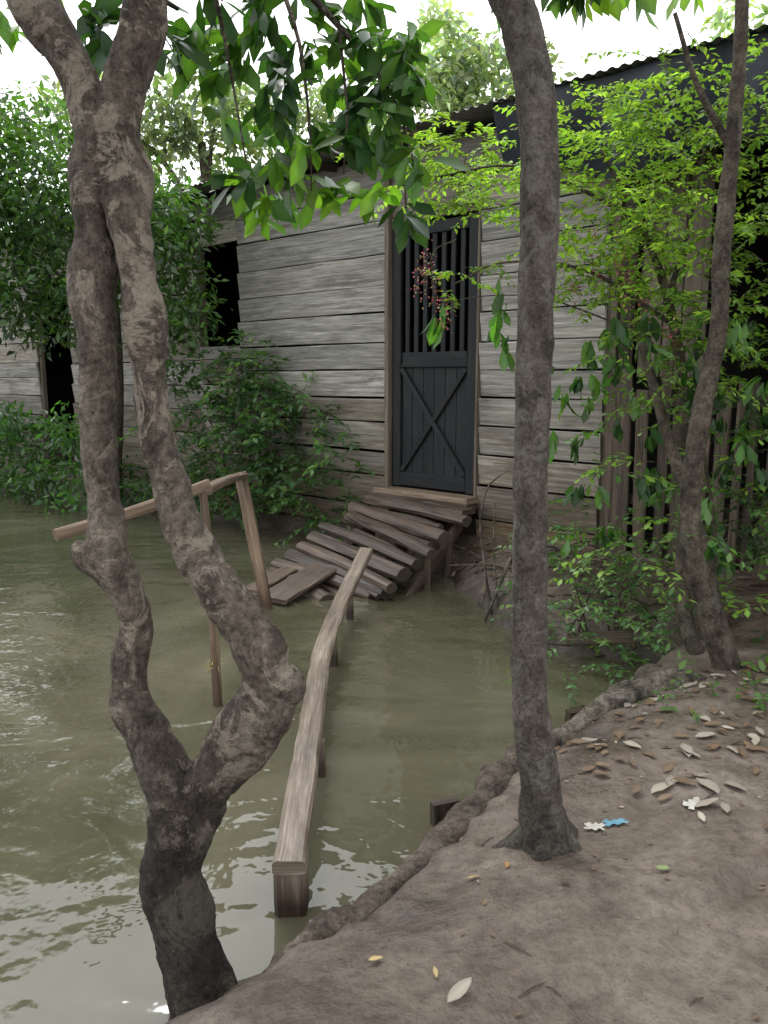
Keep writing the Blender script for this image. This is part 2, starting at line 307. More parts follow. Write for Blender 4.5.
# ---------------------------------------------------------------- house
HL=Vector((.39,6.36,.54)); HA=math.radians(-42.2); HM=Matrix.Translation(HL)@Matrix.Rotation(HA,4,'Z')
house=empty('wooden_house',HL,HA)
mb=MB()
def hplanks(x0,x1,z0,z1):
    z=z0
    while z<z1-.03:
        h=min(random.uniform(.2,.265),z1-z)
        if z1-z-h<.06: h=z1-z
        tilt=random.uniform(-.006,.006)*(x1-x0)/2; yy=random.uniform(-.010,.010)
        nseg=max(3,int((x1-x0)/.3)); pts=[Vector((x0+(x1-x0)*i/(nseg-1),yy+random.uniform(-.004,.004),z+h/2+tilt*(2*i/(nseg-1)-1)+random.uniform(-.003,.003))) for i in range(nseg)]
        loft(mb,pts,(0,-.12,1),rect(h-random.uniform(.004,.018),.024,.004),jit=.002); z+=h
for x0,x1,z0,z1 in [(-11.5,-9.05,-.4,2.62),(-9.05,-8.2,2.12,2.62),(-8.2,-6.78,-.4,2.62),(-6.78,-5.85,2.12,2.62),(-5.85,-3.07,-.4,2.62),(-3.07,-2.42,-.4,1.2),(-3.07,-2.42,2.18,2.62),(-2.42,-.455,-.4,2.62),(-.455,.445,2.14,2.62),(.445,1.45,-.4,2.62)]:
    hplanks(x0+.004,x1-.004,z0,z1)
mb.obj('wall_planks',M_wall,house)
mb=MB()
for x in (-11.5,-9.05,-8.2,-6.78,-5.85,-3.1,-2.40,1.47): loft(mb,seg((x,.05,-.4),(x,.05,2.62),6),(1,0,0),rect(.07,.06),jit=.002)
mb.obj('wall_posts',M_frame,house)
mb=MB()
loft(mb,seg((-.452,-.03,-.05),(-.447,-.03,2.5),8),(1,0,0),rect(.045,.06),jit=.002); loft(mb,seg((.432,-.008,-.02),(.432,-.008,2.14),8),(1,0,0),rect(.022,.05),jit=.001); loft(mb,seg((-.42,-.005,2.11),(.42,-.005,2.11),4),(0,0,1),rect(.04,.04))
mb.obj('door_frame',M_frame,house)
mb=MB(); loft(mb,seg((-.50,-.07,-.03),(.46,-.07,-.03),6),(0,1,0),rect(.20,.05,.01),jit=.002); mb.obj('door_sill',M_sill,house)
mb=MB(); y=.0
for x in (-.375,.375): loft(mb,seg((x,y,.01),(x,y,2.07),4),(1,0,0),rect(.085,.04))
for z,h in ((.07,.11),(1.03,.12),(2.02,.09)): loft(mb,seg((-.33,y,z),(.33,y,z),3),(0,0,1),rect(h,.036))
for i in range(7): x=-.27+i*.09; loft(mb,seg((x,y+.004,1.09),(x,y+.004,1.975),3),(1,0,0),rect(.042,.022,.003))
for i in range(6): x=-.275+i*.11; loft(mb,seg((x,y+.012,.12),(x,y+.012,.975),3),(1,0,0),rect(.107,.014,.003))
for a,bb,yy in (((-.32,.14),(.32,.96),-.012),((.32,.14),(-.32,.96),-.016)): loft(mb,seg((a[0],yy,a[1]),(bb[0],yy,bb[1]),3),(0,0,1),rect(.04,.014,.003))
loft(mb,seg((-.33,-.026,1.0),(-.33,-.026,1.1),2),(1,0,0),rect(.03,.02,.003))
mb.obj('door',M_door,house)
mb=MB()
def box(mb,x0,x1,y0,y1,z0,z1,mi=0): loft(mb,seg((x0,(y0+y1)/2,(z0+z1)/2),(x1,(y0+y1)/2,(z0+z1)/2),2),(0,1,0),rect(y1-y0,z1-z0,.002),mi)
box(mb,-11.5,5.2,3.9,3.98,-.4,3.1); box(mb,-11.56,-11.5,.03,3.9,-.4,2.7); box(mb,5.2,5.26,.03,3.9,-.4,2.7); box(mb,-11.5,5.2,.1,3.9,-.5,-.42); box(mb,1.52,1.56,.1,3.9,-.4,2.6); box(mb,-4.6,-4.55,.1,3.9,-.4,2.6)
box(mb,-11.5,5.2,.12,3.9,2.56,2.6)
mb.obj('interior_shell',M_int,house)
xs=np.arange(-12,5.8,.019); ys=[-.42,.4,1.4,2.6,4.2]; V=[];F=[]
for j,yv in enumerate(ys):
    for k,x in enumerate(xs): V.append((x,yv+.01*math.sin(x*1.7),2.64+(yv+.42)*.13+.009*math.sin(x*2*math.pi/.076)+.012*math.sin(x*.9)))
nx=len(xs)
for j in range(len(ys)-1):
    for k in range(nx-1): F.append((j*nx+k,j*nx+k+1,(j+1)*nx+k+1,(j+1)*nx+k))
me=bpy.data.meshes.new('roof'); me.from_pydata(V,[],F); me.materials.append(M_roof); me.polygons.foreach_set('use_smooth',[True]*len(F)); link(bpy.data.objects.new('roof',me),house)
mb=MB(); 
for x in np.arange(-11.4,5.2,1.15): loft(mb,seg((x,-.36,2.585),(x,.08,2.615),2),(1,0,0),rect(.05,.06))
mb.obj('roof_beams',M_fence,house)
V=[];F=[];nx=90;nz=16
for j in range(nz):
    for k in range(nx):
        x=.75+4.5*k/(nx-1); t=j/(nz-1); drop=.42+.35*(k/(nx-1))+.06*math.sin(x*5)
        V.append((x,-.36+.05*math.sin(x*9+t*2)*(.3+t)+.03*math.sin(x*23)*t+.16*t*t,2.66-drop*t+.02*math.sin(x*3)))
for j in range(nz-1):
    for k in range(nx-1): F.append((j*nx+k,j*nx+k+1,(j+1)*nx+k+1,(j+1)*nx+k))
me=bpy.data.meshes.new('tarp'); me.from_pydata(V,[],F); me.materials.append(M_tarp); me.polygons.foreach_set('use_smooth',[True]*len(F)); link(bpy.data.objects.new('tarp',me),house)

mb=MB()
def W(x,y,z): return HM@Vector((x,y,z))
x=1.52; sd=HM.to_3x3()@Vector((1,0,0))
while x<5.0:
    w=random.uniform(.04,.10); hgt=random.uniform(.75,1.15)
    if x<1.56: w=.17;hgt=1.05
    lean=random.uniform(-.05,.05); a=W(x+w/2,-.03+random.uniform(-.02,.02),-.4);b2=W(x+w/2+lean,-.03,hgt-.1)
    loft(mb,seg(a,b2,5),sd,rect(w,.025,.006),jit=.004); x+=w+random.uniform(.01,.05)
for z in (.1,.75): loft(mb,seg(W(1.5,.02,z),W(5.0,.02,z),8),(0,0,1),rect(.07,.04),jit=.004)
for x in (1.56,3.1,4.6): loft(mb,seg(W(x,.06,-.4),W(x,.06,2.5),6),sd,circ(.05,8),jit=.006)
mb.obj('wooden_fence',M_fence)
mb=MB(); x=1.62
while x<1.95:
    w=random.uniform(.09,.15); loft(mb,seg(W(x+w/2,.12,.9),W(x+w/2,.12,2.3),4),sd,rect(w,.02),jit=.003); x+=w+.01
mb.obj('plank_screen',M_screen)

# ---------------------------------------------------------------- ramp
logs=[((-.06,6.5,.47),(.60,5.74,.43)),((-.207,6.29,.44),(.48,5.54,.36)),((-.32,6.14,.40),(.358,5.28,.30)),((-.453,6.04,.34),(.272,5.19,.24)),((-.543,5.92,.27),(.183,5.10,.18)),((-.639,5.82,.22),(.071,5.04,.12)),((-.722,5.76,.16),(-.026,5.07,.08)),((-.796,5.70,.12),(-.157,5.08,.05)),((-.86,5.62,.07),(-.30,5.1,.02))]
mb=MB()
for idx,(a,b2) in enumerate(logs):
    r=random.uniform(.052,.074); a=Vector(a)+Vector((random.uniform(-.09,.07),random.uniform(-.04,.04),-.03)); b2=Vector(b2)+Vector((random.uniform(-.07,.10),random.uniform(-.07,.04),-.03)); m_=a.lerp(b2,.5)+Vector((random.uniform(-.025,.025),0,random.uniform(-.015,.015)))
    P=[(*a,r*.9),(*m_,r),(*b2,r*.88)]
    C=catmull(P,.06); loft(mb,[c[:3] for c in C],(1,1,0),circ(1,12,random.uniform(.7,.88)),scales=[c[3] for c in C],rough=.28)
    if idx<8:
        o=(Vector(logs[idx+1][0])-Vector(logs[idx][0]))*random.uniform(.4,.6)+Vector((0,0,-.035)); q0=random.uniform(0,.2);q1=random.uniform(.82,1); rr=r*random.uniform(.45,.6); P=[(*(a.lerp(b2,q0)+o),rr),(*(m_+o),rr*1.05),(*(a.lerp(b2,q1)+o),rr*.9)]; C=catmull(P,.06); loft(mb,[c[:3] for c in C],(1,1,0),circ(1,9,.8),scales=[c[3] for c in C],rough=.25)
for t in (.1,.4,.7):
    a=Vector((.05,6.60,.475)).lerp(Vector((-.09,6.48,.46)),t); b2=Vector((.68,6.0,.475)).lerp(Vector((.60,5.72,.445)),t); loft(mb,seg(a,b2,6),(1,1,0),rect(.14,.035,.01),jit=.006)
loft(mb,seg((.35,6.1,.34),(-.35,5.0,-.09),8),(1,0,0),circ(.045,8),rough=.2); loft(mb,seg((-.0,6.45,.33),(-.66,5.4,-.09),8),(1,0,0),circ(.045,8),rough=.2); loft(mb,seg((.55,5.9,.32),(.1,5.12,-.07),8),(1,0,0),circ(.045,8),rough=.2)
for x,y,z in ((.47,5.68,.28),(.3,5.4,.2),(-.1,6.3,.35)): loft(mb,seg((x,y,z),(x,y,-.3),4),(1,0,0),circ(.028,8),rough=.2)
mb.obj('log_ramp',M_ramp,smooth=False)
mb=MB(); loft(mb,seg((-.72,4.96,.03),(-.38,5.5,.13),6),(1,-.6,.0),rect(.24,.03,.006),jit=.003); loft(mb,seg((-.9,5.2,.02),(-.62,5.62,.1),6),(1,-.6,.0),rect(.14,.03,.006),jit=.003); mb.obj('loose_plank',M_ramp)
mb=MB(); loft(mb,seg((.95,3.98,.10),(1.25,3.9,.14),5),(0,1,0),rect(.1,.04)); loft(mb,seg((.7,4.25,.02),(1.2,4.2,.1),7),(0,1,0),circ(.028,8),rough=.2); mb.obj('loose_plank',M_fence)

# ---------------------------------------------------------------- low rail beam over the water
mb=MB()
P=[(-.254,1.95,.17,1),(-.268,2.65,.178,1),(-.283,3.2,.178,1),(-.287,3.72,.185,1),(-.225,4.5,.22,1),(-.115,5.12,.34,1)]
C=catmull(P,.10); loft(mb,[Vector(c[:3])-Vector((0,0,.02)) for c in C],(1,0,0),rect(.088,.042,.009),jit=.0022)
loft(mb,seg((-.254,2.0,.128),(-.254,2.0,-.4),7),(1,0,0),rect(.086,.09,.008),jit=.0025)
for x,y,z,w in ((-.24,2.74,.135,.045),(-.262,3.87,.14,.05),(-.21,4.66,.19,.045)): loft(mb,seg((x,y,z),(x+.01,y,-.4),4),(1,0,0),rect(w,w,.006),jit=.001)
mb.obj('low_rail',M_beam)
mb=MB()
loft(mb,seg((-1.24,2.96,.855),(-.755,3.42,.985),8,.008),(0,0,1),rect(.045,.035,.006),jit=.002)
loft(mb,seg((-.765,3.385,.965),(-.872,4.92,.835),10,-.01),(1,0,0),rect(.06,.035,.006),jit=.002)
C=catmull([(-.74,3.37,-.45,.022),(-.742,3.37,.0,.021),(-.752,3.375,.5,.019),(-.775,3.40,.965,.018)],.06); loft(mb,[c[:3] for c in C],(1,0,0),circ(1,9),scales=[c[3] for c in C],rough=.15)
loft(mb,seg((-.69,4.87,-.3),(-.885,4.90,.86),8),(1,0,.1),rect(.075,.035,.006),jit=.002)
mb.obj('wooden_handrail',M_rail)
lv=Leaves(); n=26; lv.add(np.array([-.742,3.37,.2])+rng.normal(0,.012,(n,3)),nrm(rng.normal(0,1,(n,3))*np.array([1,1,.6])+np.array([0,0,-.3])),rng.normal(0,1,(n,3)),rng.uniform(.03,.07,n),.004,colv((.35,.28,.10),n),.3); lv.obj('straw_tie',M_dead,T_SM)

# ---------------------------------------------------------------- forked tree
ft=empty('forked_tree')
mb=MB()
tube(mb,[(-.38,1.60,-.35,.13),(-.402,1.62,-.13,.098),(-.417,1.64,-.006,.078),(-.47,1.68,.171,.068),(-.497,1.7,.286,.062),(-.475,1.7,.40,.070),(-.457,1.7,.488,.072),(-.45,1.7,.53,.05)],k=40,amp=.18,knobs=.6,step=.010)
tube(mb,[(-.45,1.7,.42,.05),(-.472,1.7,.50,.058),(-.537,1.72,.626,.052),(-.588,1.75,.734,.043),(-.567,1.76,.851,.038),(-.580,1.77,.943,.037),(-.632,1.78,1.035,.048),(-.632,1.79,1.126,.038),(-.640,1.8,1.284,.038),(-.637,1.8,1.44,.041),(-.627,1.8,1.612,.040),(-.629,1.8,1.758,.037),(-.622,1.8,1.86,.049),(-.601,1.8,1.94,.045),(-.63,1.8,2.04,.042),(-.67,1.8,2.13,.040),(-.72,1.8,2.21,.038),(-.79,1.82,2.35,.038),(-.84,1.85,2.6,.036),(-.9,1.9,3.1,.03),(-1.1,2.0,3.8,.02)],k=36,amp=.22,knobs=1.1,step=.009,seed=2)
tube(mb,[(-.47,1.7,.42,.045),(-.43,1.7,.50,.060),(-.32,1.68,.63,.060),(-.255,1.66,.73,.060),(-.252,1.66,.82,.052),(-.32,1.68,.945,.049),(-.415,1.7,1.08,.045),(-.47,1.72,1.23,.037),(-.5,1.74,1.4,.037),(-.52,1.76,1.61,.038),(-.55,1.78,1.82,.044),(-.575,1.8,1.94,.046),(-.55,1.8,2.04,.043),(-.51,1.8,2.14,.036),(-.49,1.8,2.23,.036),(-.45,1.8,2.4,.035),(-.44,1.85,2.75,.032),(-.3,1.95,3.3,.025),(-.1,2.1,3.9,.015)],k=36,amp=.22,knobs=1.1,step=.009,seed=5)
tube(mb,[(-.27,1.66,.80,.05),(-.225,1.655,.79,.05),(-.185,1.65,.785,.036),(-.17,1.65,.785,.012)],k=24,amp=.2,step=.008,seed=8)
tube(mb,[(-.63,1.78,1.02,.045),(-.675,1.77,1.05,.038),(-.70,1.77,1.075,.012)],k=24,amp=.2,step=.008,seed=9)
boughs=[[(-.50,1.8,2.2,.03),(-.42,2.0,2.45,.02),(-.28,2.2,2.47,.014),(-.12,2.3,2.36,.008),(.02,2.32,2.2,.005),(.09,2.32,2.0,.003)],
 [(-.28,2.2,2.47,.008),(-.22,2.25,2.3,.005),(-.2,2.3,2.1,.003),(-.2,2.32,1.95,.002)],
 [(-.42,2.0,2.45,.008),(-.40,2.15,2.3,.005),(-.38,2.25,2.1,.003),(-.36,2.3,1.92,.002)],
 [(-.12,2.3,2.36,.005),(-.1,2.3,2.15,.003),(-.11,2.3,1.99,.002)],
 [(.02,2.32,2.2,.004),(.05,2.3,2.05,.003),(.06,2.3,1.9,.002)],
 [(-.72,1.8,2.21,.02),(-.62,2.0,2.35,.012),(-.52,2.2,2.36,.006)],
 [(-.28,2.2,2.47,.015),(0,2.3,2.6,.012),(.3,2.35,2.55,.009),(.5,2.35,2.42,.004)]]
for bb in boughs: tube(mb,bb,k=8,step=.04,amp=.08)
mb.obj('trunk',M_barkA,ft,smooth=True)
lv=Leaves(); G1=(.055,.115,.026); G2=(.024,.058,.018); G3=(.10,.19,.03)
cl=[(-.09,2.35),(-.22,2.37),(-.17,2.28),(-.01,2.28),(.04,2.18),(-.09,2.15),(.02,2.05),(.09,1.99),(.06,1.9),(-.12,1.99),(-.2,1.97),(-.33,1.97),(-.38,1.95),(-.41,2.04),(-.34,1.9),(-.25,2.1),(-.35,2.18),(-.49,2.35),(-.54,2.28),(-.41,2.28),(-.54,2.4),(.5,2.44),(.35,2.52),(-.3,2.3),(-.15,2.42),(.02,2.4),(-.05,2.2),(-.26,2.22),(-.42,2.38),(-.33,2.42),(.08,2.1),(.05,2.3),(-.12,2.25),(-.2,2.15),(-.45,2.2),(-.48,2.28),(-.3,2.38),(-.05,2.45),(-.6,2.38),(.0,2.12),(-.68,2.38),(-.75,2.34),(-.56,2.33),(-.7,2.28),(.0,2.35),(.07,2.24),(-.04,2.1),(-.15,2.33),(-.28,2.15),(-.05,2.3),(-.22,2.06),(-.1,2.08),(-.02,1.98),(-.38,2.33),(-.48,2.4),(-.2,2.44),(.08,2.38),(-.3,2.03)]
for x,z in cl:
    dy=random.uniform(-.14,.25); low=z<2.08
    whorl(lv,(x,2.3+dy,z),(rng.normal(0,.8),rng.normal(0,.5),-.45),random.randint(9,13),.105,G3 if (low and random.random()<.55) else (G1 if random.random()<.55 else G2),.3)
for x,y,z in [(-1.05,2.3,2.45),(-.95,2.4,2.5),(-1.15,2.3,2.3),(-.85,2.2,2.42),(-1.0,2.2,2.5),(-.9,2.4,2.36),(-1.1,2.4,2.4),(-.98,2.3,2.38)]: whorl(lv,(x,y,z),(rng.normal(),0,-.3),9,.09,G3 if rng.random()<.5 else G1,.3)
for i in range(150):  # unseen canopy whorls, added above the frame to block overhead sky light
    x=rng.uniform(-2.6,.9); y=rng.uniform(-.6,3.0); z=rng.uniform(2.95,4.6)
    if z<1.45+.5*y+.45: z=1.45+.5*y+rng.uniform(.5,1.2)
    for q in range(2): whorl(lv,(x+rng.normal(0,.15),y+rng.normal(0,.15),z+rng.normal(0,.12)),(rng.normal(),rng.normal(),.2),13,.13,G2,.3)
lv.obj('leaves',M_leaf,T_BIG,ft)

# ---------------------------------------------------------------- straight tree on the bank
st=empty('bank_tree'); mb=MB()
P=[(.46,2.0,.0,.17),(.443,2.0,.13,.115),(.441,2.0,.20,.082),(.425,2.0,.29,.068),(.42,2.0,.376,.061),(.39,2.02,.596,.052),(.383,2.03,.868,.050),(.377,2.04,1.133,.048),(.378,2.05,1.388,.049),(.38,2.06,1.635,.050),(.384,2.07,1.875,.052),(.368,2.08,2.107,.052),(.332,2.09,2.268,.052),(.289,2.1,2.38,.051),(.237,2.1,2.595,.048),(.2,2.12,2.88,.042),(.25,2.2,3.5,.03),(.3,2.3,4.2,.02)]
tube(mb,[(a,b,c,d*.92) for a,b,c,d in P],k=34,amp=.10,freq=12,step=.012,seed=4)
for a in range(5):
    an=a*1.3+.5; tube(mb,[(.44+.05*math.cos(an),2+.05*math.sin(an),.22,.03),(.44+.12*math.cos(an),2+.12*math.sin(an),.165,.022),(.44+.22*math.cos(an),2+.22*math.sin(an),.12,.01)],k=10,amp=.2,step=.02)
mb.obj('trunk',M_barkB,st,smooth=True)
lv=Leaves()
for i in range(110):  # more out-of-view canopy, added to dim the sky light from above
    x=rng.uniform(-.5,3.0); y=rng.uniform(-.8,3.0); z=rng.uniform(3.2,4.8)
    if z<1.45+.5*y+.6: z=1.45+.5*y+rng.uniform(.7,1.4)
    for q in range(2): whorl(lv,(x+rng.normal(0,.15),y+rng.normal(0,.15),z+rng.normal(0,.12)),(rng.normal(),rng.normal(),.2),12,.13,G2,.3)
for x,y,z in [(.46,2.25,2.44),(.52,2.3,2.44),(.3,2.2,2.47),(.6,2.35,2.48),(.7,2.4,2.5),(.85,2.5,2.55),(.55,2.3,2.5)]: whorl(lv,(x,y,z),(0.3,0,-.8),8,.09,(.11,.19,.03),.5)
lv.obj('leaves',M_leaf,T_BIG,st)

# ---------------------------------------------------------------- slender trees and bright shrub on the right
sl=empty('slender_tree'); mb=MB()
P=[(1.60,3.28,-.25,.09),(1.53,3.3,.055,.07),(1.405,3.3,.416,.056),(1.307,3.3,.68,.047),(1.278,3.3,.937,.042),(1.297,3.3,1.27,.040),(1.346,3.3,1.63,.036),(1.34,3.3,1.94,.033),(1.352,3.3,2.31,.03),(1.356,3.3,2.67,.027),(1.346,3.3,3.05,.025),(1.33,3.3,3.51,.02)]
tube(mb,P,k=18,amp=.15,step=.03,seed=3)
tube(mb,[(1.66,3.5,-.1,.05),(1.55,3.55,.3,.04),(1.42,3.6,.8,.033),(1.30,3.7,1.2,.025),(1.2,3.8,1.6,.02)],k=12,amp=.1,step=.04,seed=6)
tube(mb,[(1.352,3.3,2.31,.018),(1.2,3.3,2.55,.012),(1.1,3.3,2.8,.008)],k=8,amp=.1,step=.04)
mb.obj('trunk',M_barkC,sl,smooth=True)
Y1=(.25,.40,.06); Y2=(.16,.27,.05); lv=Leaves(); mb=MB(); mt=MB()
tube(mt,[(1.6,3.2,.0,.05),(1.44,3.6,.226,.036),(1.47,3.9,.8,.032),(1.49,4,1.33,.028),(1.378,4,1.81,.022),(1.22,4,2.18,.015),(1.017,4,2.495,.009)],k=10,amp=.1,step=.04)
tube(mt,[(1.378,4,1.81,.015),(1.5,4.1,2.2,.010),(1.6,4.2,2.7,.006)],k=8,amp=.1,step=.04)
tube(mt,[(1.22,4,2.18,.012),(.9,4.05,2.35,.009),(.6,4.1,2.45,.006),(.25,4.2,2.42,.003)],k=8,amp=.1,step=.04)
tube(mt,[(1.40,4,1.7,.012),(1.0,4.05,1.95,.008),(.6,4.1,2.0,.005),(.35,4.15,1.9,.003)],k=8,amp=.1,step=.04)
ell=[((.30,4.3,2.5),(.34,.3,.22),50,Y1),((.52,4.2,2.35),(.22,.3,.15),28,Y1),((1.0,4.1,2.55),(.42,.35,.33),85,Y1),((1.4,4.0,2.7),(.38,.4,.28),60,Y2),((1.3,3.9,2.2),(.42,.35,.28),80,Y1),((1.7,3.9,2.4),(.3,.4,.4),60,Y2),((1.15,4.0,1.95),(.35,.3,.25),48,Y1),((1.5,3.8,1.8),(.3,.3,.25),44,Y2),((.38,4.2,1.95),(.15,.2,.1),6,Y1),((1.9,3.6,1.95),(.25,.3,.4),46,Y2),((.85,4.2,2.2),(.2,.25,.25),26,Y1),((1.35,3.7,1.5),(.35,.3,.25),34,Y2)]
for c0,rad,cnt,colr in ell:
    for q in range(cnt):
        p0=np.array(c0)+nrm(rng.normal(0,1,(1,3)))[0]*np.array(rad)*rng.uniform(.1,1)**.5
        d=nrm(np.array([[rng.normal(0,1),rng.normal(0,1),rng.normal(.15,.35)]]))[0]
        spray(lv,mb,p0,d,rng.uniform(.18,.34),rng.integers(16,26),.042,np.array(colr)*rng.uniform(.5,1.15),droop=.25,ratio=.52,r=.0022)
sh=empty('bright_shrub'); mt.obj('stems',M_barkC,sh,smooth=True); mb.obj('twigs',M_twig,sh); lv.obj('leaves',M_leafT,T_SM,sh)

lv=Leaves(); mb=MB(); vine=empty('hanging_shrub')
for i in range(80):
    x=rng.uniform(.95,2.2); y=rng.uniform(3.4,4.5); z=rng.uniform(.6,1.75); whorl(lv,(x,y,z),(rng.normal(0,.5),rng.normal(0,.5),-.9),7,.105,G2 if rng.random()<.6 else (.07,.14,.035),.9)
for x,y,z in [(.58,4.2,1.72),(.62,4.25,1.6),(.28,4.2,1.75),(.82,4.2,1.55),(.95,4.2,1.35),(.9,4.3,1.1),(.6,4.2,1.85)]:
    whorl(lv,(x,y,z),(0,0,-1),7,.13,(.06,.13,.03),1.3)
for i in range(70):
    spray(lv,mb,(rng.uniform(1.0,2.1),rng.uniform(3.2,4.6),rng.uniform(.3,1.4)),(rng.normal(),rng.normal(),.3),.35,14,.055,(.07,.14,.035) if rng.random()<.55 else (.16,.26,.05),droop=.4)
tube(mb,[(1.7,3.9,.2,.012),(1.6,3.9,.9,.009),(1.4,3.9,1.5,.006),(.9,4.1,1.8,.004),(.55,4.2,1.85,.003),(.25,4.2,1.8,.002)],k=6,amp=.05,step=.06)
for a in [(.23,4.0,2.02),(1.0,4.0,2.1),(1.15,3.9,1.9)]: tube(mb,[(a[0]+.12,a[1]+.05,a[2]+.08,.003),(a[0],a[1],a[2],.0025),(a[0]+.02,a[1],a[2]-.22,.0015)],k=5,amp=0,step=.03)
mb.obj('twigs',M_twig,vine); lv.obj('leaves',M_leaf,T_BIG,vine)
lv=Leaves()
for c0 in [(.20,4.0,1.98),(.25,4.0,1.86),(.30,4.0,1.74),(.17,4.0,1.9),(1.0,4.0,2.05),(1.03,4.0,1.95),(.95,4.1,1.9),(1.2,3.8,1.7),(1.12,3.8,1.85),(1.08,3.8,1.98),(.7,4.1,1.95),(1.3,3.7,1.6)]:
    n=60; red=rng.random((n,1))<.65; cc=np.where(red,colv((.22,.05,.065),n,.4),colv((.2,.15,.06),n,.4)); lv.add(np.array(c0)+rng.normal(0,1,(n,3))*np.array([.022,.022,.05]),nrm(rng.normal(0,1,(n,3))),rng.normal(0,1,(n,3)),.015,.011,cc,0)
lv.obj('red_flower_clusters',M_dead,T_SM)

lv=Leaves(); mb=MB(); s=empty('low_shrub')
for i in range(130):
    x=rng.uniform(.82,1.5); y=rng.uniform(3.55,4.9); z=max(hz(x,y),0)+rng.uniform(.04,.36); spray(lv,mb,(x,y,z),(rng.normal(),rng.normal(),.3),rng.uniform(.15,.28),14,.04,(.07,.15,.05) if rng.random()<.7 else (.14,.24,.08),droop=.4,ratio=.55)
for i in range(9): x=rng.uniform(.95,1.3); tube(mb,[(x,4.1,.1,.006),(x+rng.normal(0,.08),4.05,.3,.004),(x+rng.normal(0,.15),4.0,.5,.002)],k=5,amp=0,step=.05)
mb.obj('twigs',M_twig,s); lv.obj('leaves',M_leaf,T_SM,s)
lv=Leaves(); mb=MB(); s=empty('low_shrub')
for i in range(190):
    a=rng.uniform(1.55,2.7); yy=rng.uniform(3.2,4.6); z=rng.uniform(.15,1.6); spray(lv,mb,(a+.05,yy,z),(rng.normal(),rng.normal(),.2),.3,14,.055,(.03,.065,.02) if rng.random()<.7 else (.09,.16,.03),droop=.4,ratio=.5)
mb.obj('twigs',M_twig,s); lv.obj('leaves',M_leaf,T_SM,s)
# weeds on the near bank
lv=Leaves(); mb=MB(); s=empty('small_weeds')
for cx,cy,cnt in [(1.42,2.75,7),(1.6,2.95,10),(1.25,3.0,5),(1.5,2.45,5),(1.12,2.86,3)]:
    for i in range(cnt):
        x=cx+rng.normal(0,.07); y=cy+rng.normal(0,.07); spray(lv,mb,(x,y,hz(x,y)),(rng.normal(0,.6),rng.normal(0,.6),1),rng.uniform(.06,.14),8,.032,(.07,.15,.04),droop=.3,ratio=.5,r=.0015)
mb.obj('stems',M_twig,s); lv.obj('leaves',M_leaf,T_SM,s)

lv=Leaves(); mb=MB(); s=empty('garden_bush')
for i in range(430):
    x=np.clip(rng.normal(-1.22,.45),-2.4,-.3); y=7.35-(x+1.1)*.75+rng.uniform(-.35,.22); top=1.78-.75*abs(x+1.35); z=rng.uniform(.12,max(.5,top)); spray(lv,mb,(x,y,z),(rng.normal(0,1),rng.normal(0,.8)-.3,rng.normal(.4,.4)),rng.uniform(.25,.4),13,.08,np.array((.038,.08,.032) if rng.random()<.65 else (.08,.15,.055))*rng.uniform(.7,1.4),droop=.4,ratio=.52)
for i in range(14):
    x=rng.uniform(-1.6,-.6); tube(mb,[(x,7.6,.05,.012),(x+rng.normal(0,.12),7.45,.7,.008),(x+rng.normal(0,.25),7.35,1.2,.004)],k=5,amp=0,step=.1)
mb.obj('twigs',M_twig,s); lv.obj('leaves',M_leaf,T_SM,s)
lv=Leaves(); s=empty('garden_bush')
for i in range(110):
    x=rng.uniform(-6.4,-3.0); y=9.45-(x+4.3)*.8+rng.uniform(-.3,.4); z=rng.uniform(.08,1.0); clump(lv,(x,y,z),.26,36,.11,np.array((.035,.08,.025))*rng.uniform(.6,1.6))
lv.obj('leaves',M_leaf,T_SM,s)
lv=Leaves(); s=empty('garden_bush')
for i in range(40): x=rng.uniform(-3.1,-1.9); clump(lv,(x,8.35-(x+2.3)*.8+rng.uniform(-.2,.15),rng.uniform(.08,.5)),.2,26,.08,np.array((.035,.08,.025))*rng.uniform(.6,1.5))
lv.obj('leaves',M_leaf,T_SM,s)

def crown_tree(name,base,top,r0,ells,leaf,col,per=34,rad=.24,tm=T_SM,bm=None,seed=0):
    t=empty(name); mb=MB(); lv=Leaves(); base=Vector(base); top=Vector(top); mid=base.lerp(top,.5)+Vector((.1*r0*10,0,0))
    tube(mb,[(*base,r0*1.2),(*base.lerp(top,.1),r0),(*mid,r0*.8),(*top,r0*.45)],k=12,step=.12,amp=.08,seed=seed)
    for c0,rd,cnt in ells:
        tube(mb,[(*base.lerp(top,.7),r0*.45),(*base.lerp(top,.8).lerp(Vector(c0),.5),r0*.3),(*c0,r0*.12)],k=7,step=.2,amp=.05)
        for q in range(cnt):
            u=nrm(rng.normal(0,1,(1,3)))[0]; p0=np.array(c0)+u*np.array(rd)*rng.uniform(.05,1)**.45
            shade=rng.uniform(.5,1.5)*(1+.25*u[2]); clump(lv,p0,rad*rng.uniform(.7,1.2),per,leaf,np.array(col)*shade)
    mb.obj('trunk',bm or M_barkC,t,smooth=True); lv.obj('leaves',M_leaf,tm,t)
crown_tree('leafy_tree',(-3.0,8.9,.1),(-2.7,8.2,3.0),.06,[((-3.2,7.4,3.15),(.8,.7,.75),105),((-2.05,7.3,2.65),(.5,.5,.55),60),((-3.7,7.5,2.5),(.7,.5,.7),70),((-1.85,7.3,2.1),(.28,.3,.4),18),((-2.9,7.4,2.1),(.6,.3,.35),34),((-1.95,7.6,1.55),(.12,.15,.25),5),((-3.7,7.4,3.7),(.5,.5,.45),22)],.095,(.045,.09,.026),per=38,rad=.27)
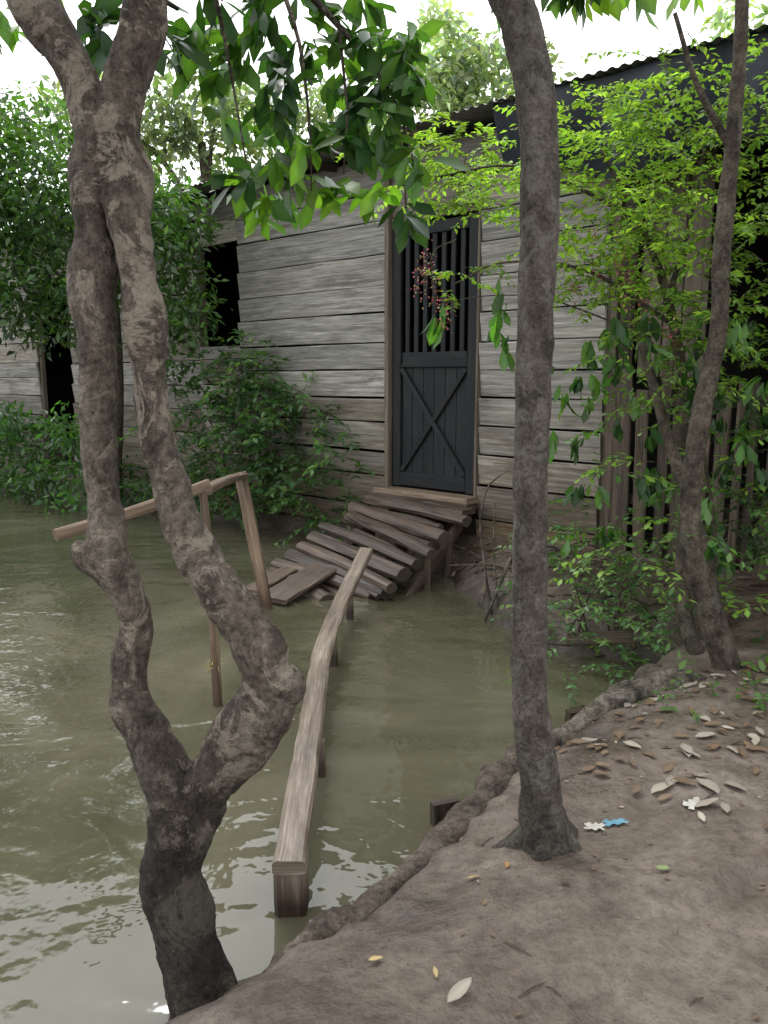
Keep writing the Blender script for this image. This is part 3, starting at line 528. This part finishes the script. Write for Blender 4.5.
crown_tree('leafy_tree',(-6.5,11.3,.1),(-5.6,10.2,4.2),.09,[((-5.4,9,3.9),(1.2,1,1.0),65),((-5.6,9,3.0),(.9,.8,1.0),45)],.12,(.05,.095,.03),per=36,rad=.36)
crown_tree('background_tree',(3,26,0),(3,26,9),.25,[((1.6,26,10.4),(2.0,2,1.6),50),((3.4,25.5,9.8),(1.5,2,1.5),40),((2.5,26,8.4),(2.5,2,1.2),45)],.34,(.22,.26,.2),per=38,rad=.7)  # leaf colour paled here and on the next two trees to imitate air haze
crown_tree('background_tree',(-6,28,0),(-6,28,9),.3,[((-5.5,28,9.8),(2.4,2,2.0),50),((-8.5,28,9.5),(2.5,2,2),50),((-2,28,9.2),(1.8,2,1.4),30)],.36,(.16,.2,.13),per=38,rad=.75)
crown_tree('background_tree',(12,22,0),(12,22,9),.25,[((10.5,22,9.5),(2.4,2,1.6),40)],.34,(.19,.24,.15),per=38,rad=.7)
crown_tree('background_tree',(-16,24,0),(-16,24,8),.25,[((-15,24,7),(3,2,3),80),((-19,22,6),(3,2,3),70)],.34,(.06,.10,.04),per=38,rad=.7)

# ---------------------------------------------------------------- driftwood, stakes, litter on the bank
mb=MB(); tube(mb,[(.60,2.84,.02,.03),(.70,2.90,.06,.045),(.871,3.041,.10,.055),(1.0,3.16,.12,.058),(1.133,3.233,.14,.075),(1.295,3.22,.15,.07),(1.42,3.2,.12,.05)],k=24,amp=.35,freq=10,step=.015,seed=12); tube(mb,[(1.1,3.25,.16,.04),(1.2,3.4,.15,.035),(1.38,3.5,.05,.03)],k=10,amp=.2,step=.03)
mb.obj('driftwood_log',M_root,smooth=True)
mb=MB()
tube(mb,[(-.40,1.52,.0,.04),(-.24,1.68,.055,.045),(-.07,1.84,.075,.046),(.09,2.02,.085,.05),(.22,2.22,.095,.052),(.34,2.42,.105,.052),(.45,2.60,.10,.05),(.57,2.77,.08,.045),(.68,2.90,.05,.03)],k=30,amp=.5,freq=7,step=.013,seed=31)
mb.obj('driftwood_log',M_bankroot,smooth=True)
mb=MB(); loft(mb,seg((.205,2.42,-.2),(.20,2.41,.085),4),(1,.3,0),rect(.09,.035,.004),jit=.004); mb.obj('wooden_stake',M_dark)
mb=MB(); loft(mb,seg((.80,3.14,-.2),(.80,3.12,.09),4),(1,.3,0),rect(.09,.04,.004),jit=.004); mb.obj('wooden_stake',M_dark)
mb=MB(); tube(mb,[(.50,1.88,.14,.028),(.50,1.88,.19,.025),(.50,1.88,.215,.02)],k=14,amp=.5,freq=30,step=.01,seed=22); mb.obj('small_stump',M_root)
mb=MB()
tube(mb,[(.66,4.7,.0,.008),(.60,4.68,.35,.007),(.57,4.66,.62,.006),(.62,4.65,.82,.005),(.73,4.65,.9,.003)],k=6,amp=.05,step=.05)
tube(mb,[(.70,4.75,.05,.007),(.66,4.7,.4,.006),(.66,4.7,.7,.004)],k=6,amp=.05,step=.05)
tube(mb,[(.6,4.6,.0,.01),(.75,4.6,.4,.01)],k=6,amp=.05,step=.05)
tube(mb,[(.75,4.5,.1,.01),(1.1,4.45,.22,.009),(1.3,4.4,.2,.007)],k=6,amp=.05,step=.05)
for i in range(45):
    x=rng.uniform(.55,1.7); y=rng.uniform(3.9,5.6); z=hz(x,y)+.03
    if z<.03: continue
    an=rng.uniform(0,6.3); L=rng.uniform(.15,.5); tube(mb,[(x,y,z,.007),(x+L*.5*math.cos(an),y+L*.5*math.sin(an),z+.04,.006),(x+L*math.cos(an),y+L*math.sin(an),z+.05,.003)],k=5,amp=.05,step=.05)
mb.obj('dead_branches',M_root,smooth=True)
lv=Leaves()
def fallen(x,y,L,col,curl=.1,lift=.007):
    z=hz(x,y)
    if z<.0: return
    a=rng.uniform(0,6.3); x2=x+L*math.cos(a); y2=y+L*math.sin(a); dz=(hz(x2,y2)-z)/L if L>.03 else 0
    lv.add([[x,y,z+lift]],[[math.cos(a),math.sin(a),dz+rng.uniform(0,.12)]],[[rng.normal(0,.12),rng.normal(0,.12),1]],L,L*rng.uniform(.38,.52),np.clip(np.array([col])*rng.uniform(.7,1.2),0,1),rng.uniform(-.1,curl))
pale=(.25,.215,.175); brown=(.11,.07,.04)
for x,y,L in [(.80,2.22,.10),(.86,2.235,.09),(.99,2.19,.10),(.99,2.427,.10),(1.03,2.43,.07),(.90,2.13,.08),(.86,2.5,.07),(.126,1.408,.075),(1.08,2.21,.08),(.95,2.3,.07),(.78,2.7,.09),(1.15,2.6,.08)]: fallen(x,y,L,pale)
for x,y,L,c0 in [(.714,1.825,.055,(.2,.25,.11)),(-.002,1.562,.035,(.30,.22,.10)),(.21,1.842,.035,(.27,.18,.08)),(.741,2.57,.06,brown),(.32,1.9,.03,(.25,.15,.05)),(.11,1.49,.03,(.30,.22,.1)),(.454,1.767,.03,brown)]: fallen(x,y,L,c0)
for i in range(300): fallen(rng.uniform(.6,1.9),2.0+1.3*rng.uniform(0,1)**.6,rng.uniform(.02,.075),brown if rng.random()<.75 else pale)
for i in range(140): fallen(rng.uniform(.1,1.7),rng.uniform(1.1,2.5),rng.uniform(.008,.022),brown if rng.random()<.75 else pale,lift=.003)
for i in range(420): fallen(rng.uniform(.5,2.4),rng.uniform(3.9,5.9),rng.uniform(.03,.07),brown if rng.random()<.8 else (.2,.16,.11))
for i in range(90): x=rng.uniform(-.2,.9); fallen(x,6.35-x*.8+rng.uniform(-.3,.1),.05,brown)
lv.obj('fallen_leaves',M_dead,T_DEAD,smooth=True)
mb=MB()
for i in range(70):
    x=rng.uniform(.2,1.8); y=rng.uniform(1.2,3.2); 
    if float(sdist(np.array([x]),np.array([y]))[0])<.1: continue
    an=rng.uniform(0,6.3); L=rng.uniform(.015,.08); z=hz(x,y)+.003; tube(mb,[(x,y,z,.0016),(x+L*math.cos(an)*.5,y+L*math.sin(an)*.5+.004,hz(x+L*math.cos(an)*.5,y+L*math.sin(an)*.5)+.004,.0015),(x+L*math.cos(an),y+L*math.sin(an),hz(x+L*math.cos(an),y+L*math.sin(an))+.002,.001)],k=5,amp=0,step=.03)
mb.obj('fallen_twigs',M_twig)
def scrap(name,x,y,w,h,mat,ang):
    V=[];F=[];n1_,n2_=9,6
    for j in range(n2_):
        for i in range(n1_):
            u=(i/(n1_-1)-.5)*w*(1+.25*math.sin(j*2.2)); v=(j/(n2_-1)-.5)*h*(1+.3*math.sin(i*1.7)); px=x+u*math.cos(ang)-v*math.sin(ang); py=y+u*math.sin(ang)+v*math.cos(ang)
            V.append((px,py,hz(px,py)+.008+.006*noise.noise(Vector((px*60,py*60,3)))))
    for j in range(n2_-1):
        for i in range(n1_-1): F.append((j*n1_+i,j*n1_+i+1,(j+1)*n1_+i+1,(j+1)*n1_+i))
    me=bpy.data.meshes.new(name); me.from_pydata(V,[],F); me.materials.append(mat); link(bpy.data.objects.new(name,me))
scrap('plastic_scrap',.645,2.06,.06,.028,M_blue,.1); scrap('paper_scrap',.585,2.045,.05,.03,M_white,-.3); scrap('paper_scrap',.90,2.15,.06,.035,M_white,.5)
V=MB()
for i in range(260):
    x=rng.uniform(-.1,1.9); y=rng.uniform(1.1,3.2)
    if float(sdist(np.array([x]),np.array([y]))[0])<.04: continue
    r=rng.uniform(.002,.007)*(2 if rng.random()<.05 else 1); z=hz(x,y)-r*.1; tube(V,[(x,y,z-r*.5,r*.5),(x+r*rng.normal(0,.3),y,z,r),(x,y,z+r*.6,r*.5)],k=7,step=r*.6,amp=.8,freq=90,seed=i)
V.obj('mud_clods',M_mud,smooth=True)

# ---------------------------------------------------------------- light
w=bpy.data.worlds.new('World'); scene.world=w; w.use_nodes=True; nt=w.node_tree; ns=nt.nodes; ls=nt.links; ns.clear()
sk=ns.new('ShaderNodeTexSky'); sk.sky_type='NISHITA'; sk.sun_disc=False; sk.sun_elevation=math.radians(58); sk.sun_rotation=math.radians(-25); sk.dust_density=4; sk.air_density=1
hs=ns.new('ShaderNodeHueSaturation'); hs.inputs['Saturation'].default_value=.25; ls.new(sk.outputs[0],hs.inputs['Color'])
m_=ns.new('ShaderNodeMix'); m_.data_type='RGBA'; m_.inputs[0].default_value=.75; ls.new(hs.outputs[0],m_.inputs[6]); m_.inputs[7].default_value=(18,18.5,19,1)
bg=ns.new('ShaderNodeBackground'); bg.inputs['Strength'].default_value=.15; ls.new(m_.outputs[2],bg.inputs['Color']); o=ns.new('ShaderNodeOutputWorld'); ls.new(bg.outputs[0],o.inputs[0])
sd=bpy.data.lights.new('sun','SUN'); sd.energy=1.5; sd.angle=math.radians(20); sd.color=(1,.98,.94); so=link(bpy.data.objects.new('sun',sd)); 
az=math.radians(-25); el=math.radians(58); dirv=Vector((math.sin(az)*math.cos(el),math.cos(az)*math.cos(el),math.sin(el))); so.rotation_euler=dirv.to_track_quat('Z','Y').to_euler()
cam=bpy.data.cameras.new('camera'); cam.sensor_fit='VERTICAL'; cam.sensor_height=24; cam.lens=18.75; cam.clip_end=1000; cam.clip_start=.05
co=link(bpy.data.objects.new('camera',cam)); co.location=(0,0,1.45); co.rotation_euler=(math.radians(90-9.7),0,0); scene.camera=co
